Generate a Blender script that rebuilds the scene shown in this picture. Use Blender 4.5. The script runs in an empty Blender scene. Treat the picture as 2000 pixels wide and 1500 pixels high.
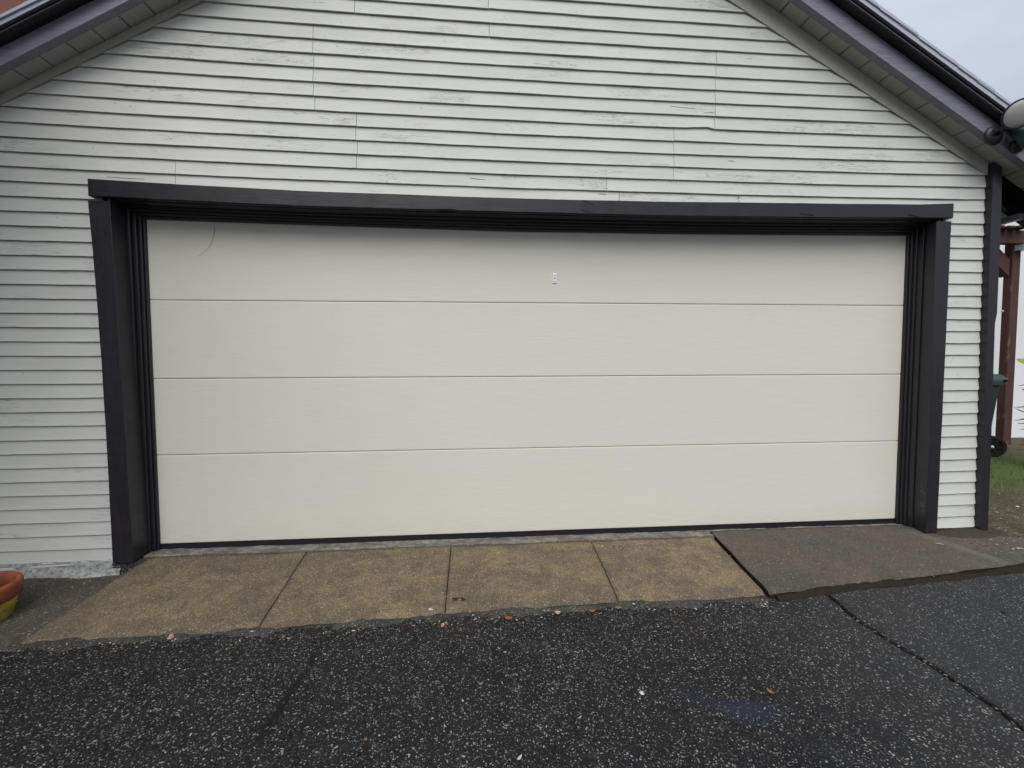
import bpy, bmesh, math, random
from mathutils import Vector, Matrix, noise as mnoise
random.seed(7)
S = bpy.context.scene
COL = S.collection

# ------------------------------------------------------------------ camera
cam_d = bpy.data.cameras.new('camera')
cam = bpy.data.objects.new('camera', cam_d)
COL.objects.link(cam)
S.camera = cam
YAW, PITCH, ROLL = .0808, .0493, -.0034
cy, sy, cp, sp = math.cos(YAW), math.sin(YAW), math.cos(PITCH), math.sin(PITCH)
fwd = Vector((sy*cp, cy*cp, -sp))
rgt0 = Vector((cy, -sy, 0))
up0 = rgt0.cross(fwd)
rgt = rgt0*math.cos(ROLL) + up0*math.sin(ROLL)
up = -rgt0*math.sin(ROLL) + up0*math.cos(ROLL)
m3 = Matrix((rgt, up, -fwd)).transposed()
cam.matrix_world = Matrix.Translation((1.9137, -2.7852, 1.0933)) @ m3.to_4x4()
cam_d.sensor_width = 36
cam_d.lens = 861.1/2000*36
cam_d.clip_start = .05
cam_d.clip_end = 400

# ------------------------------------------------------------------ world and sun
SUN_EL, SUN_AZ = math.radians(51), math.radians(-14)     # azimuth measured from -Y towards +X
world = bpy.data.worlds.new('World')
S.world = world
world.use_nodes = True
wn, wl = world.node_tree.nodes, world.node_tree.links
wn.clear()
wo = wn.new('ShaderNodeOutputWorld')
bg = wn.new('ShaderNodeBackground')
sky = wn.new('ShaderNodeTexSky')
sky.sky_type = 'NISHITA'
sky.sun_disc = False
sky.sun_elevation = SUN_EL
sky.sun_rotation = math.pi - SUN_AZ
sky.air_density = 1.0
sky.dust_density = 3.0
sky.ozone_density = 1.0
hs = wn.new('ShaderNodeHueSaturation')
hs.inputs['Saturation'].default_value = .38
wtc = wn.new('ShaderNodeTexCoord')
wmap = wn.new('ShaderNodeMapping')
wmap.inputs['Scale'].default_value = (1, 1, 2.2)
wno = wn.new('ShaderNodeTexNoise')
wno.inputs['Scale'].default_value = 3.2
wno.inputs['Detail'].default_value = 5
wno.inputs['Roughness'].default_value = .5
wcr = wn.new('ShaderNodeMapRange')
wcr.inputs['From Min'].default_value = .35
wcr.inputs['From Max'].default_value = .68
wmix = wn.new('ShaderNodeMixRGB')
# overcast veil: brightest overhead, a third as bright at the horizon (the usual overcast sky)
wsep = wn.new('ShaderNodeSeparateXYZ')
wgr = wn.new('ShaderNodeMapRange')
wgr.inputs['To Min'].default_value = .42
wgr.inputs['To Max'].default_value = 1.25
wveil = wn.new('ShaderNodeVectorMath'); wveil.operation = 'SCALE'
wveil.inputs[0].default_value = (9.1, 10.0, 11.7)
wl.new(wtc.outputs['Generated'], wsep.inputs[0])
wl.new(wsep.outputs['Z'], wgr.inputs['Value'])
wl.new(wgr.outputs['Result'], wveil.inputs['Scale'])
wl.new(wveil.outputs[0], wmix.inputs['Color2'])
wl.new(wtc.outputs['Generated'], wmap.inputs['Vector'])
wl.new(wmap.outputs['Vector'], wno.inputs['Vector'])
wl.new(wno.outputs['Fac'], wcr.inputs['Value'])
wml = wn.new('ShaderNodeMath'); wml.operation = 'MULTIPLY_ADD'
wml.inputs[1].default_value = .25; wml.inputs[2].default_value = .70
wl.new(wcr.outputs['Result'], wml.inputs[0])
wl.new(wml.outputs[0], wmix.inputs['Fac'])
wl.new(sky.outputs['Color'], hs.inputs['Color'])
wl.new(hs.outputs['Color'], wmix.inputs['Color1'])
wl.new(wmix.outputs['Color'], bg.inputs['Color'])
wl.new(bg.outputs['Background'], wo.inputs['Surface'])
bg.inputs['Strength'].default_value = .072

sun_d = bpy.data.lights.new('sun', 'SUN')
sun_d.energy = 2.1
sun_d.angle = math.radians(50)
sun_d.color = (1, .97, .93)
sun = bpy.data.objects.new('sun', sun_d)
COL.objects.link(sun)
sv = Vector((math.sin(SUN_AZ)*math.cos(SUN_EL), -math.cos(SUN_AZ)*math.cos(SUN_EL), math.sin(SUN_EL)))
sun.rotation_euler = sv.to_track_quat('Z', 'Y').to_euler()
sun.location = (3, -6, 8)

S.view_settings.view_transform = 'Standard'
S.view_settings.look = 'None'
S.view_settings.gamma = 1
S.view_settings.exposure = 0.45
S.view_settings.use_curve_mapping = False
S.render.engine = 'CYCLES'

# ------------------------------------------------------------------ material helpers
def srgb(r, g, b):
    f = lambda c: (c/255/12.92 if c/255 <= .04045 else ((c/255+.055)/1.055)**2.4)
    return (f(r), f(g), f(b))

class NB:
    """small node-tree builder"""
    def __init__(s, name, rough=.7, spec=.4):
        s.m = bpy.data.materials.new(name); s.m.use_nodes = True
        s.n, s.l = s.m.node_tree.nodes, s.m.node_tree.links
        s.b = s.n['Principled BSDF']
        s.b.inputs['Roughness'].default_value = rough
        s.b.inputs['Specular IOR Level'].default_value = spec
        s.tc = s.n.new('ShaderNodeTexCoord')
        s.v = s.tc.outputs['Object']
        s.h = None
    def jitter(s, amt=7.0):
        oi = s.n.new('ShaderNodeObjectInfo')
        mu = s.n.new('ShaderNodeMath'); mu.operation = 'MULTIPLY'; mu.inputs[1].default_value = amt
        s.l.new(oi.outputs['Random'], mu.inputs[0])
        ad = s.n.new('ShaderNodeVectorMath'); ad.operation = 'ADD'
        s.l.new(s.v, ad.inputs[0]); s.l.new(mu.outputs[0], ad.inputs[1])
        s.v = ad.outputs[0]
        s.rnd = oi.outputs['Random']
        return s
    def map(s, sc, loc=(0, 0, 0), rot=(0, 0, 0)):
        m = s.n.new('ShaderNodeMapping'); m.inputs['Scale'].default_value = sc
        m.inputs['Location'].default_value = loc; m.inputs['Rotation'].default_value = rot
        s.l.new(s.v, m.inputs['Vector']); return m.outputs['Vector']
    def noise(s, scale, sc=(1, 1, 1), detail=4, rough=.55, dist=0, loc=(0, 0, 0), rot=(0, 0, 0)):
        t = s.n.new('ShaderNodeTexNoise'); t.inputs['Scale'].default_value = scale
        t.inputs['Detail'].default_value = detail; t.inputs['Roughness'].default_value = rough
        t.inputs['Distortion'].default_value = dist
        s.l.new(s.map(sc, loc, rot), t.inputs['Vector']); return t.outputs['Fac']
    def voro(s, scale, sc=(1, 1, 1), feat='F1', out='Distance', rnd=1.0, loc=(0, 0, 0)):
        t = s.n.new('ShaderNodeTexVoronoi'); t.inputs['Scale'].default_value = scale
        t.feature = feat; t.inputs['Randomness'].default_value = rnd
        s.l.new(s.map(sc, loc), t.inputs['Vector']); return t.outputs[out]
    def ramp(s, x, a, b, lo=0.0, hi=1.0):
        t = s.n.new('ShaderNodeMapRange'); t.clamp = True
        t.inputs['From Min'].default_value = a; t.inputs['From Max'].default_value = b
        t.inputs['To Min'].default_value = lo; t.inputs['To Max'].default_value = hi
        s.l.new(x, t.inputs['Value']); return t.outputs['Result']
    def math(s, op, a, b=0.0, c=None):
        t = s.n.new('ShaderNodeMath'); t.operation = op
        for i, q in enumerate((a, b) if c is None else (a, b, c)):
            if isinstance(q, (int, float)): t.inputs[i].default_value = q
            else: s.l.new(q, t.inputs[i])
        return t.outputs[0]
    def mix(s, f, a, b, mode='MIX'):
        t = s.n.new('ShaderNodeMixRGB'); t.blend_type = mode
        for k, q in (('Fac', f), ('Color1', a), ('Color2', b)):
            if isinstance(q, (int, float)): t.inputs[k].default_value = q
            elif isinstance(q, tuple): t.inputs[k].default_value = (*q[:3], 1)
            else: s.l.new(q, t.inputs[k])
        return t.outputs['Color']
    def axis(s, i):
        t = s.n.new('ShaderNodeSeparateXYZ'); s.l.new(s.tc.outputs['Object'], t.inputs[0]); return t.outputs[i]
    def bump(s, x, strength, dist):
        t = s.n.new('ShaderNodeBump'); t.inputs['Strength'].default_value = strength
        t.inputs['Distance'].default_value = dist
        s.l.new(x, t.inputs['Height'])
        if s.h is not None: s.l.new(s.h, t.inputs['Normal'])
        s.h = t.outputs['Normal']; s.l.new(s.h, s.b.inputs['Normal'])
    def out(s, col=None, rough=None):
        if isinstance(col, tuple): s.b.inputs['Base Color'].default_value = (*col[:3], 1)
        elif col is not None: s.l.new(col, s.b.inputs['Base Color'])
        if rough is not None: s.l.new(rough, s.b.inputs['Roughness'])
        return s.m

def mat_siding(name='siding_paint', base=(.530, .537, .498), worn=1.0):
    k = NB(name, .62, .35).jitter(9)
    grain = k.noise(9, (1, 1, 22), 5, .6)
    broad = k.noise(2.2, (1, 1, 3), 3)
    wear = k.ramp(k.noise(1.1, (1, 1, 1.5), 3), .55, .68)
    nail = k.math('MULTIPLY', k.ramp(k.voro(17, (1, .1, 1), out='Distance'), .05, .075, 1, 0), k.ramp(k.noise(5, detail=1), .5, .56))
    fl = k.noise(26, (1, 1, 2.2), 6, .7, .6)
    flakes = k.math('MULTIPLY', k.ramp(fl, .60, .64), wear)
    crk = k.noise(6.5, (.55, 1, 9), 4, .62, 1.2)
    line = k.ramp(k.math('ABSOLUTE', k.math('SUBTRACT', crk, .5)), .0, .007*worn, 1, 0)
    line = k.math('MULTIPLY', line, k.ramp(k.noise(1.4, (1, 1, 3), 3, loc=(3, 0, 0)), .56, .64))
    c = k.mix(k.ramp(broad, .3, .7), tuple(x*.93 for x in base), tuple(min(1, x*1.04) for x in base))
    c = k.mix(k.math('MULTIPLY', k.ramp(grain, .35, .8), .12), c, (.36, .365, .34))
    c = k.mix(k.math('MULTIPLY', line, .40), c, (.15, .145, .13))
    c = k.mix(k.math('MULTIPLY', flakes, .05), c, (.33, .33, .30))
    c = k.mix(k.math('MULTIPLY', nail, .6), c, (.14, .13, .12))
    k.bump(grain, .35, .0012)
    k.bump(k.noise(5, (1, 1, 1.4), 3), .5, .004)
    k.bump(k.math('SUBTRACT', flakes, k.math('MULTIPLY', line, 2)), .8, .0014)
    return k.out(c)

def mat_trim(name='plum_black_trim_paint', base=(.0165, .0152, .0190), axis='x', rough=.34, scuff=None, rot=(0, 0, 0)):
    k = NB(name, rough, .42).jitter(5)
    sc = {'x': (1, 12, 12), 'z': (12, 12, 1)}[axis]
    gr = k.noise(7, sc, 6, .65, rot=rot)
    bl = k.noise(14, (1, 1, 1), 5, .6)
    c = k.mix(k.ramp(gr, .3, .75), tuple(x*.8 for x in base), tuple(x*1.3 for x in base))
    worn = k.ramp(k.noise(60, tuple(math.sqrt(q) for q in sc), 4, .7), .69, .75)
    worn = k.math('MULTIPLY', worn, k.ramp(k.noise(2.5, detail=1), .55, .65))
    c = k.mix(k.math('MULTIPLY', worn, .5), c, (.16, .15, .15))
    if scuff:
        m = None
        for ax, (lo, hi) in scuff.items():
            a = k.axis(ax); w = (hi-lo)*.25
            t = k.math('MULTIPLY', k.ramp(a, lo, lo+w), k.ramp(a, hi-w, hi, 1, 0))
            m = t if m is None else k.math('MULTIPLY', m, t)
        s2 = k.math('MULTIPLY', k.ramp(k.noise(34, (1, 1, .8), 5, .7, 1.5), .52, .60), m)
        c = k.mix(k.math('MULTIPLY', s2, .5), c, (.20, .19, .18))
    k.bump(gr, .4, .0016)
    k.bump(bl, .3, .002)
    return k.out(c, k.ramp(bl, .3, .7, rough-.07, rough+.12))

M = {}
M['siding'] = mat_siding()
M['redbrown_siding'] = mat_siding('red_brown_siding_paint', (.085, .038, .030))
M['sheath'] = NB('dark_sheathing', .9, .1).out((.03, .028, .025))
M['trim_x'] = mat_trim()
M['trim_z'] = mat_trim('plum_black_trim_upright', axis='z')
M['trim_scuff'] = mat_trim('plum_black_trim_scuffed', axis='z', scuff={0: (4.80, 4.88), 1: (-.158, -.118), 2: (.08, .27)})
M['barge'] = mat_trim('plum_black_barge_paint', base=(.195, .188, .232), rough=.35, rot=(0, math.radians(-30), 0))

k = NB('door_skin', .5, .4)                      # embossed steel door skin, warm off-white
g1 = k.noise(10, (1, 1, 30), 6, .62); g2 = k.noise(5, (1, 1, 70), 5, .6, loc=(3, 0, 2)); br = k.noise(1.3, (1, 1, 1.6), 3)
c = k.mix(k.ramp(g2, .35, .7), (.590, .570, .502), (.650, .627, .558))
c = k.mix(k.math('MULTIPLY', k.ramp(g1, .5, .75), .22), c, (.50, .475, .42))
c = k.mix(k.math('MULTIPLY', k.ramp(br, .4, .7), .35), c, (.60, .575, .475))
dash = k.math('MULTIPLY', k.ramp(k.noise(9, (1, 1, 14), 3, .6, loc=(9, 0, 4)), .60, .68), k.ramp(k.noise(2.2, detail=3, loc=(1, 0, 8)), .45, .6))
c = k.mix(k.math('MULTIPLY', dash, .30), c, (.44, .42, .375))
c = k.mix(k.math('MULTIPLY', k.ramp(k.axis(2), .16, .0), k.math('MULTIPLY', k.ramp(g1, .35, .65), .35)), c, (.42, .385, .31))
k.bump(g2, .7, .0012); k.bump(g1, .6, .0012)
M['door'] = k.out(c)
M['door_edge'] = NB('door_section_edge', .6).out((.45, .43, .40))
M['rubber'] = NB('black_rubber_seal', .55, .4).out((.008, .008, .010))
k = NB('zinc_plate', .3, .5); k.b.inputs['Metallic'].default_value = .35; M['lockplate'] = k.out((.80, .82, .85))
M['crack'] = NB('weathered_crack', .9, .1).out((.10, .095, .085))
M['black'] = NB('matte_black', .6, .3).out((.006, .006, .007))

def mat_concrete(name, c1, c2, c3, speck=1.0, scale=1.0, streak=None):
    k = NB(name, .85, .3).jitter(4)
    own = k.rnd
    big = k.noise(3.1*scale, (1, 1.6, 1), 6, .68, .6)
    mid = k.noise(9*scale, (1, 1, 1), 6, .65)
    fine = k.noise(115, (1, 1, 1), 4, .8)
    sand = k.voro(210)
    c = k.mix(k.ramp(big, .42, .58), c1, c2)
    c = k.mix(k.math('MULTIPLY', own, .35), c, c1)
    c = k.mix(k.math('MULTIPLY', k.ramp(mid, .46, .66), .8), c, c3)
    c = k.mix(k.math('MULTIPLY', k.ramp(k.noise(26, detail=5, rough=.75, loc=(2, 3, 0)), .42, .62), .30), c, tuple(x*.4 for x in c1))
    c = k.mix(k.math('MULTIPLY', k.ramp(fine, .42, .60), .62*speck), c, tuple(x*.32 for x in c1))
    pale = k.ramp(k.noise(120, detail=3, loc=(5, 1, 0)), .60, .68)
    c = k.mix(k.math('MULTIPLY', pale, .55*speck), c, (.42, .36, .27))
    if streak:
        p, q, w = streak
        dx, dy = q[0]-p[0], q[1]-p[1]; L = math.hypot(dx, dy); dx /= L; dy /= L
        ex, ey = k.math('SUBTRACT', k.axis(0), p[0]), k.math('SUBTRACT', k.axis(1), p[1])
        al = k.math('ADD', k.math('MULTIPLY', ex, dx), k.math('MULTIPLY', ey, dy))
        pr = k.math('ABSOLUTE', k.math('ADD', k.math('SUBTRACT', k.math('MULTIPLY', ex, dy), k.math('MULTIPLY', ey, dx)), k.math('MULTIPLY', k.math('SUBTRACT', mid, .5), .10)))
        ms = k.math('MULTIPLY', k.ramp(pr, w*.5, w, 1, 0), k.math('MULTIPLY', k.ramp(al, 0, .12), k.ramp(al, L-.1, L, 1, 0)))
        c = k.mix(k.math('MULTIPLY', ms, .6), c, (.115, .105, .092))
    pit = k.ramp(k.noise(45, detail=2, loc=(1, 7, 0)), .70, .74)
    c = k.mix(k.math('MULTIPLY', pit, .7), c, (.02, .016, .012))
    k.bump(fine, .8, .003); k.bump(sand, .4, .002); k.bump(mid, .5, .006)
    return k.out(c)
M['apron'] = mat_concrete('worn_tan_concrete', (.138, .106, .072), (.240, .176, .094), (.094, .078, .060))
M['apron_grey'] = mat_concrete('worn_grey_concrete', (.092, .073, .058), (.056, .062, .046), (.100, .080, .064), .6, .55, streak=((4.76, -.10), (5.02, -.56), .045))
M['threshold'] = mat_concrete('lime_crusted_concrete', (.13, .12, .10), (.34, .32, .28), (.10, .09, .08), .8, 3)
M['mortar'] = mat_concrete('grey_mortar', (.040, .038, .035), (.075, .070, .062), (.028, .027, .025), .8, 2)
M['pad'] = mat_concrete('dirty_concrete', (.075, .064, .052), (.10, .085, .066), (.055, .048, .042), 1.0, 2)
M['foundation'] = mat_concrete('whitewashed_foundation', (.34, .35, .34), (.50, .51, .50), (.10, .095, .085), .7, 5)

def mat_asphalt():
    k = NB('worn_asphalt', .85, .18)
    warp = k.noise(2.2, detail=5, rough=.6)
    dens = k.math('ADD', k.ramp(warp, .3, .7, .07, -.07), k.ramp(k.noise(16, detail=3, rough=.6, loc=(1, 1, 1)), .3, .7, .10, -.10))
    wv = k.n.new('ShaderNodeTexNoise'); wv.inputs['Scale'].default_value = 190; wv.inputs['Detail'].default_value = 2
    k.l.new(k.v, wv.inputs['Vector'])
    ws = k.n.new('ShaderNodeVectorMath'); ws.operation = 'MULTIPLY_ADD'; ws.inputs[1].default_value = (.0075, .0075, .0075)
    k.l.new(wv.outputs['Color'], ws.inputs[0]); k.l.new(k.v, ws.inputs[2])
    v0 = k.v
    mid = k.noise(70, detail=4, rough=.75)
    tone = k.noise(12, detail=4, rough=.7)
    c = k.mix(k.ramp(mid, .36, .66), (.0016, .0016, .0023), (.0115, .0115, .0138))
    c = k.mix(k.math('MULTIPLY', k.ramp(tone, .40, .65), .35), c, (.020, .020, .022))
    big = k.noise(1.4, detail=5, rough=.65)
    c = k.mix(k.math('MULTIPLY', k.ramp(big, .48, .66), .5), c, (.017, .0125, .009))
    # the lane right of the seam is a paler, greyer mix
    xr = k.ramp(k.axis(0), 3.0, 3.9)
    c = k.mix(k.math('MULTIPLY', xr, .5), c, (.040, .042, .045))
    st = None
    for (sc_, th_, lo_, hi_, off, r0, r1, dk, br) in ((270, .62, 0, 0, 0.0, .34, .5, (.022, .021, .020), (.090, .088, .082)),
                                        (150, .65, 0, 0, 3.1, .34, .46, (.034, .033, .031), (.27, .262, .24)),
                                        (88, .83, 0, 0, 7.7, .22, .36, (.05, .048, .045), (.38, .36, .325))):
        k.v = ws.outputs[0]
        col = k.voro(sc_, out='Color', loc=(off, off*.6, 0)); ds = k.voro(sc_, loc=(off, off*.6, 0))
        k.v = v0
        se = k.n.new('ShaderNodeSeparateColor'); k.l.new(col, se.inputs[0])
        m_ = k.math('MULTIPLY', k.math('GREATER_THAN', se.outputs[0], k.math('ADD', dens, th_)), k.ramp(ds, r0, r1, 1, 0))
        c = k.mix(k.math('MULTIPLY', m_, .92), c, k.mix(k.math('POWER', se.outputs[1], 1.6), dk, br))
        st = m_ if st is None else k.math('ADD', k.math('MULTIPLY', st, .7), m_)
    # smeared blue chalk
    def blob(x, y, rx, ry, th=0.0):
        ct, sn = math.cos(th), math.sin(th)
        dx, dy = k.math('SUBTRACT', k.axis(0), x), k.math('SUBTRACT', k.axis(1), y)
        u = k.math('MULTIPLY', k.math('ADD', k.math('MULTIPLY', dx, ct), k.math('MULTIPLY', dy, sn)), 1/rx)
        v = k.math('MULTIPLY', k.math('SUBTRACT', k.math('MULTIPLY', dy, ct), k.math('MULTIPLY', dx, sn)), 1/ry)
        r = k.math('SQRT', k.math('ADD', k.math('MULTIPLY', u, u), k.math('MULTIPLY', v, v)))
        r = k.math('ADD', r, k.math('MULTIPLY', k.math('SUBTRACT', k.noise(11, detail=4, rough=.65), .5), 1.5))
        return k.ramp(r, .35, 1.05, 1, 0)
    for bx, by, rx, ry, th, st_ in BLUE:
        c = k.mix(k.math('MULTIPLY', blob(bx, by, rx, ry, th), st_), c, (.020, .030, .066))
    def seg(p, q, w, soft, darkness):
        nonlocal c
        dx, dy = q[0]-p[0], q[1]-p[1]; L = math.hypot(dx, dy); dx /= L; dy /= L
        ex, ey = k.math('SUBTRACT', k.axis(0), p[0]), k.math('SUBTRACT', k.axis(1), p[1])
        al = k.math('ADD', k.math('MULTIPLY', ex, dx), k.math('MULTIPLY', ey, dy))
        pr = k.math('ABSOLUTE', k.math('ADD', k.math('SUBTRACT', k.math('MULTIPLY', ex, dy), k.math('MULTIPLY', ey, dx)),
                    k.math('MULTIPLY', k.math('SUBTRACT', k.noise(7, detail=3), .5), .05)))
        msk = k.math('MULTIPLY', k.ramp(pr, w, w+soft, 1, 0), k.math('MULTIPLY', k.ramp(al, 0, .08), k.ramp(al, L-.15, L, 1, 0)))
        msk = k.math('MULTIPLY', msk, k.ramp(k.noise(9, detail=3, loc=(4, 4, 0)), .38, .55, .25, 1))
        c = k.mix(k.math('MULTIPLY', msk, darkness), c, (.005, .005, .006))
        return msk
    for sgm in CRACKS: mk = seg(*sgm)
    k.bump(mid, .9, .004)
    k.bump(st, .6, .0035)
    return k.out(c, k.ramp(mid, .3, .7, .7, .95))

BLUE = [(2.88, -1.335, .16, .06, -.12, .42), (2.72, -1.25, .08, .06, 0, .16), (3.03, -1.52, .09, .05, 0, .12)]
CRACKS = [((1.225, -.83), (1.18, -1.40), .009, .014, .95)]
M['asphalt'] = mat_asphalt()
M['tar'] = NB('tar_in_seam', .6, .4).out((.006, .006, .006))

k = NB('soffit_paint_frieze_shade', .7, .3).jitter(6)
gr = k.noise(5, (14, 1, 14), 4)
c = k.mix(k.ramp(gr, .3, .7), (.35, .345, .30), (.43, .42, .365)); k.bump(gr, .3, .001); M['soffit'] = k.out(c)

k = NB('asphalt_shingle', .9, .2).jitter(5)
c = k.mix(k.noise(220, detail=2, rough=.7), (.30, .31, .37), (.50, .52, .60)); k.bump(k.noise(200), .6, .002); M['shingle'] = k.out(c)
k = NB('rust_stucco', .9, .2); c = k.mix(k.noise(1.2, detail=4), (.13, .048, .036), (.19, .085, .06)); k.bump(k.noise(60), .4, .004); M['rust'] = k.out(c)
k = NB('white_stucco', .9, .2); c = k.mix(k.noise(2.5, (1, 1, .5), 5), (.60, .61, .62), (.72, .73, .74)); k.bump(k.noise(40, detail=5), .5, .006); M['stucco'] = k.out(c)
k = NB('shaded_white_stucco', .9, .2); c = k.mix(k.noise(2.5, (1, 1, .5), 5), (.30, .305, .31), (.40, .41, .41)); k.bump(k.noise(40, detail=5), .5, .006); M['stucco_shade'] = k.out(c)  # white stucco in a darker colour, painting in shade of the narrow gap
k = NB('red_brown_timber', .7, .3).jitter(4); gr = k.noise(6, (9, 9, 1), 5)
c = k.mix(k.ramp(gr, .3, .7), (.050, .022, .020), (.082, .036, .031))
c = k.mix(k.ramp(k.noise(4, (3, 3, 1), 3, loc=(2, 0, 5)), .60, .66), c, (.16, .08, .05)); k.bump(gr, .5, .003); M['redwood'] = k.out(c)
k = NB('galvanised_steel', .45, .5); k.b.inputs['Metallic'].default_value = .6
M['galv'] = k.out(k.mix(k.voro(40), (.42, .50, .55), (.62, .70, .74)))
k = NB('green_bin_plastic', .55, .4); M['bin'] = k.out(k.mix(k.noise(20), (.012, .032, .031), (.018, .044, .042)))
k = NB('black_tyre', .6, .3); M['tyre'] = k.out((.012, .012, .013))
M['white_cap'] = NB('white_plastic_cap', .4).out((.7, .7, .7))
k = NB('frosted_lens', .35, .5); gl = k.noise(6, detail=2)
M['lens'] = k.out(k.mix(gl, (.36, .36, .34), (.48, .48, .45)))
M['lamp_metal'] = NB('dark_bronze_lamp_metal', .45, .5).out((.018, .017, .024))
k = NB('yellow_glaze', .5, .4).jitter(3); c = k.mix(k.ramp(k.noise(12, detail=5), .35, .7), (.34, .235, .040), (.46, .34, .070)); c = k.mix(k.math('MULTIPLY', k.ramp(k.noise(25, detail=6, rough=.7), .50, .62), .6), c, (.12, .09, .04)); k.bump(k.noise(30), .3, .003); M['pot_yellow'] = k.out(c)
k = NB('terracotta_red', .7, .3).jitter(3); c = k.mix(k.ramp(k.noise(14, detail=5), .3, .7), (.19, .045, .020), (.28, .080, .034)); c = k.mix(k.math('MULTIPLY', k.ramp(k.noise(22, detail=6, rough=.7), .50, .64), .55), c, (.10, .045, .03)); k.bump(k.noise(40), .4, .003); M['pot_red'] = k.out(c)
M['soil'] = NB('potting_soil', .95, .1).out((.03, .02, .013))

k = NB('lawn_soil', .95, .15)
c = k.mix(k.ramp(k.noise(3, detail=6, rough=.7), .35, .65), (.075, .066, .042), (.140, .118, .075))
c = k.mix(k.ramp(k.noise(80, detail=3, rough=.7), .40, .62), c, (.030, .030, .016))
gb = k.math('MULTIPLY', k.ramp(k.axis(1), .45, .9), k.ramp(k.axis(1), 1.9, 1.5))
c = k.mix(k.math('MULTIPLY', gb, k.ramp(k.noise(6, detail=4), .3, .55)), c, (.060, .098, .022))
k.bump(k.noise(60, detail=4), .8, .012); M['lawn'] = k.out(c)
k = NB('dark_dirt', .95, .15)
c = k.mix(k.noise(70, detail=5, rough=.75), (.018, .014, .010), (.085, .070, .052)); k.bump(k.noise(90, detail=4, rough=.7), 1, .008); M['dirt'] = k.out(c)
k = NB('mossy_dirt', .95, .1)
c = k.mix(k.noise(50, detail=5, rough=.75), (.008, .007, .005), (.035, .030, .022)); k.bump(k.noise(90, detail=4, rough=.7), 1, .006); M['moss_dirt'] = k.out(c)
k = NB('grass_blade', .6, .3).jitter(3)
ga = k.n.new('ShaderNodeAttribute'); ga.attribute_name = 'tint'
M['grass'] = k.out(k.mix(ga.outputs['Fac'], (.060, .105, .018), (.20, .165, .075)))
k = NB('chips', .9, .2); ga = k.n.new('ShaderNodeAttribute'); ga.attribute_name = 'tint'
M['chips'] = k.out(k.mix(ga.outputs['Fac'], (.05, .036, .024), (.55, .50, .42)))
def mat_leaf(name, a, b):
    k = NB(name, .6, .3); return k.out(k.mix(k.noise(60, detail=3), a, b))
M['leaf_dark'] = mat_leaf('dark_wet_leaf', (.018, .008, .006), (.045, .018, .012))
M['leaf_peach'] = mat_leaf('pale_dry_leaf', (.28, .17, .11), (.40, .27, .19))
M['leaf_rust'] = mat_leaf('rust_dry_leaf', (.14, .05, .025), (.24, .10, .05))
M['leaf_brown'] = mat_leaf('tan_dry_leaf', (.13, .06, .028), (.22, .12, .06))
M['leaf_green'] = mat_leaf('yellow_green_leaf', (.16, .22, .03), (.30, .34, .06))
M['paper'] = mat_leaf('white_scrap', (.36, .37, .36), (.48, .49, .47))
M['stem'] = NB('woody_stem', .8).out((.05, .035, .02))

# ------------------------------------------------------------------ object helpers
def mesh(name, verts, faces, mat, smooth=False):
    me = bpy.data.meshes.new(name)
    me.from_pydata([tuple(v) for v in verts], [], faces)
    bm = bmesh.new(); bm.from_mesh(me)
    bmesh.ops.recalc_face_normals(bm, faces=bm.faces)
    bm.to_mesh(me); bm.free()
    if smooth:
        for p in me.polygons: p.use_smooth = True
    if mat: me.materials.append(mat)
    return me

def link(name, me, parent=None, loc=None, rot=None):
    o = bpy.data.objects.new(name, me)
    COL.objects.link(o)
    if parent:
        o.parent = parent
        p = parent; off = Vector((0, 0, 0))
        while p: off += p.location; p = p.parent
        o.location = (Vector(loc) if loc is not None else Vector((0, 0, 0))) - off
    elif loc is not None: o.location = loc
    if rot is not None: o.rotation_euler = rot
    return o

def tag(o, label=None, cat=None, group=None, kind=None):
    if label: o['label'] = label
    if cat: o['category'] = cat
    if group: o['group'] = group
    if kind: o['kind'] = kind
    return o

def thing(name, label, cat, loc, group=None, rotz=0):
    o = bpy.data.objects.new(name, None); COL.objects.link(o)
    o.location = loc; o.rotation_euler = (0, 0, rotz); o.empty_display_size = .1
    return tag(o, label, cat, group)

def boxvf(a, b):
    (x0, y0, z0), (x1, y1, z1) = a, b
    v = [(x0, y0, z0), (x1, y0, z0), (x1, y1, z0), (x0, y1, z0), (x0, y0, z1), (x1, y0, z1), (x1, y1, z1), (x0, y1, z1)]
    f = [(0, 3, 2, 1), (4, 5, 6, 7), (0, 1, 5, 4), (1, 2, 6, 5), (2, 3, 7, 6), (3, 0, 4, 7)]
    return v, f

def bevel(me, w, seg=1):
    bm = bmesh.new(); bm.from_mesh(me)
    ed = [e for e in bm.edges if len(e.link_faces) == 2 and e.calc_face_angle(0) > .5]
    bmesh.ops.bevel(bm, geom=ed, offset=w, segments=seg, affect='EDGES', profile=.5)
    bm.to_mesh(me); bm.free(); return me

def box(name, a, b, mat, parent=None, bv=0):
    me = mesh(name, *boxvf(a, b), mat)
    if bv: bevel(me, bv)
    return link(name, me, parent)

def sweep(name, rings, mat, parent=None, closed=True, smooth=False, caps=True):
    """rings: list of equal-length point loops; skinned in order"""
    n = len(rings[0]); v = [p for r in rings for p in r]; f = []
    for i in range(len(rings)-1):
        for j in range(n if closed else n-1):
            a, b = i*n+j, i*n+(j+1) % n
            f.append((a, b, b+n, a+n))
    if caps and closed:
        f.append(tuple(range(n))); f.append(tuple(range((len(rings)-1)*n, len(rings)*n)))
    return link(name, mesh(name, v, f, mat, smooth), parent)

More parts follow.
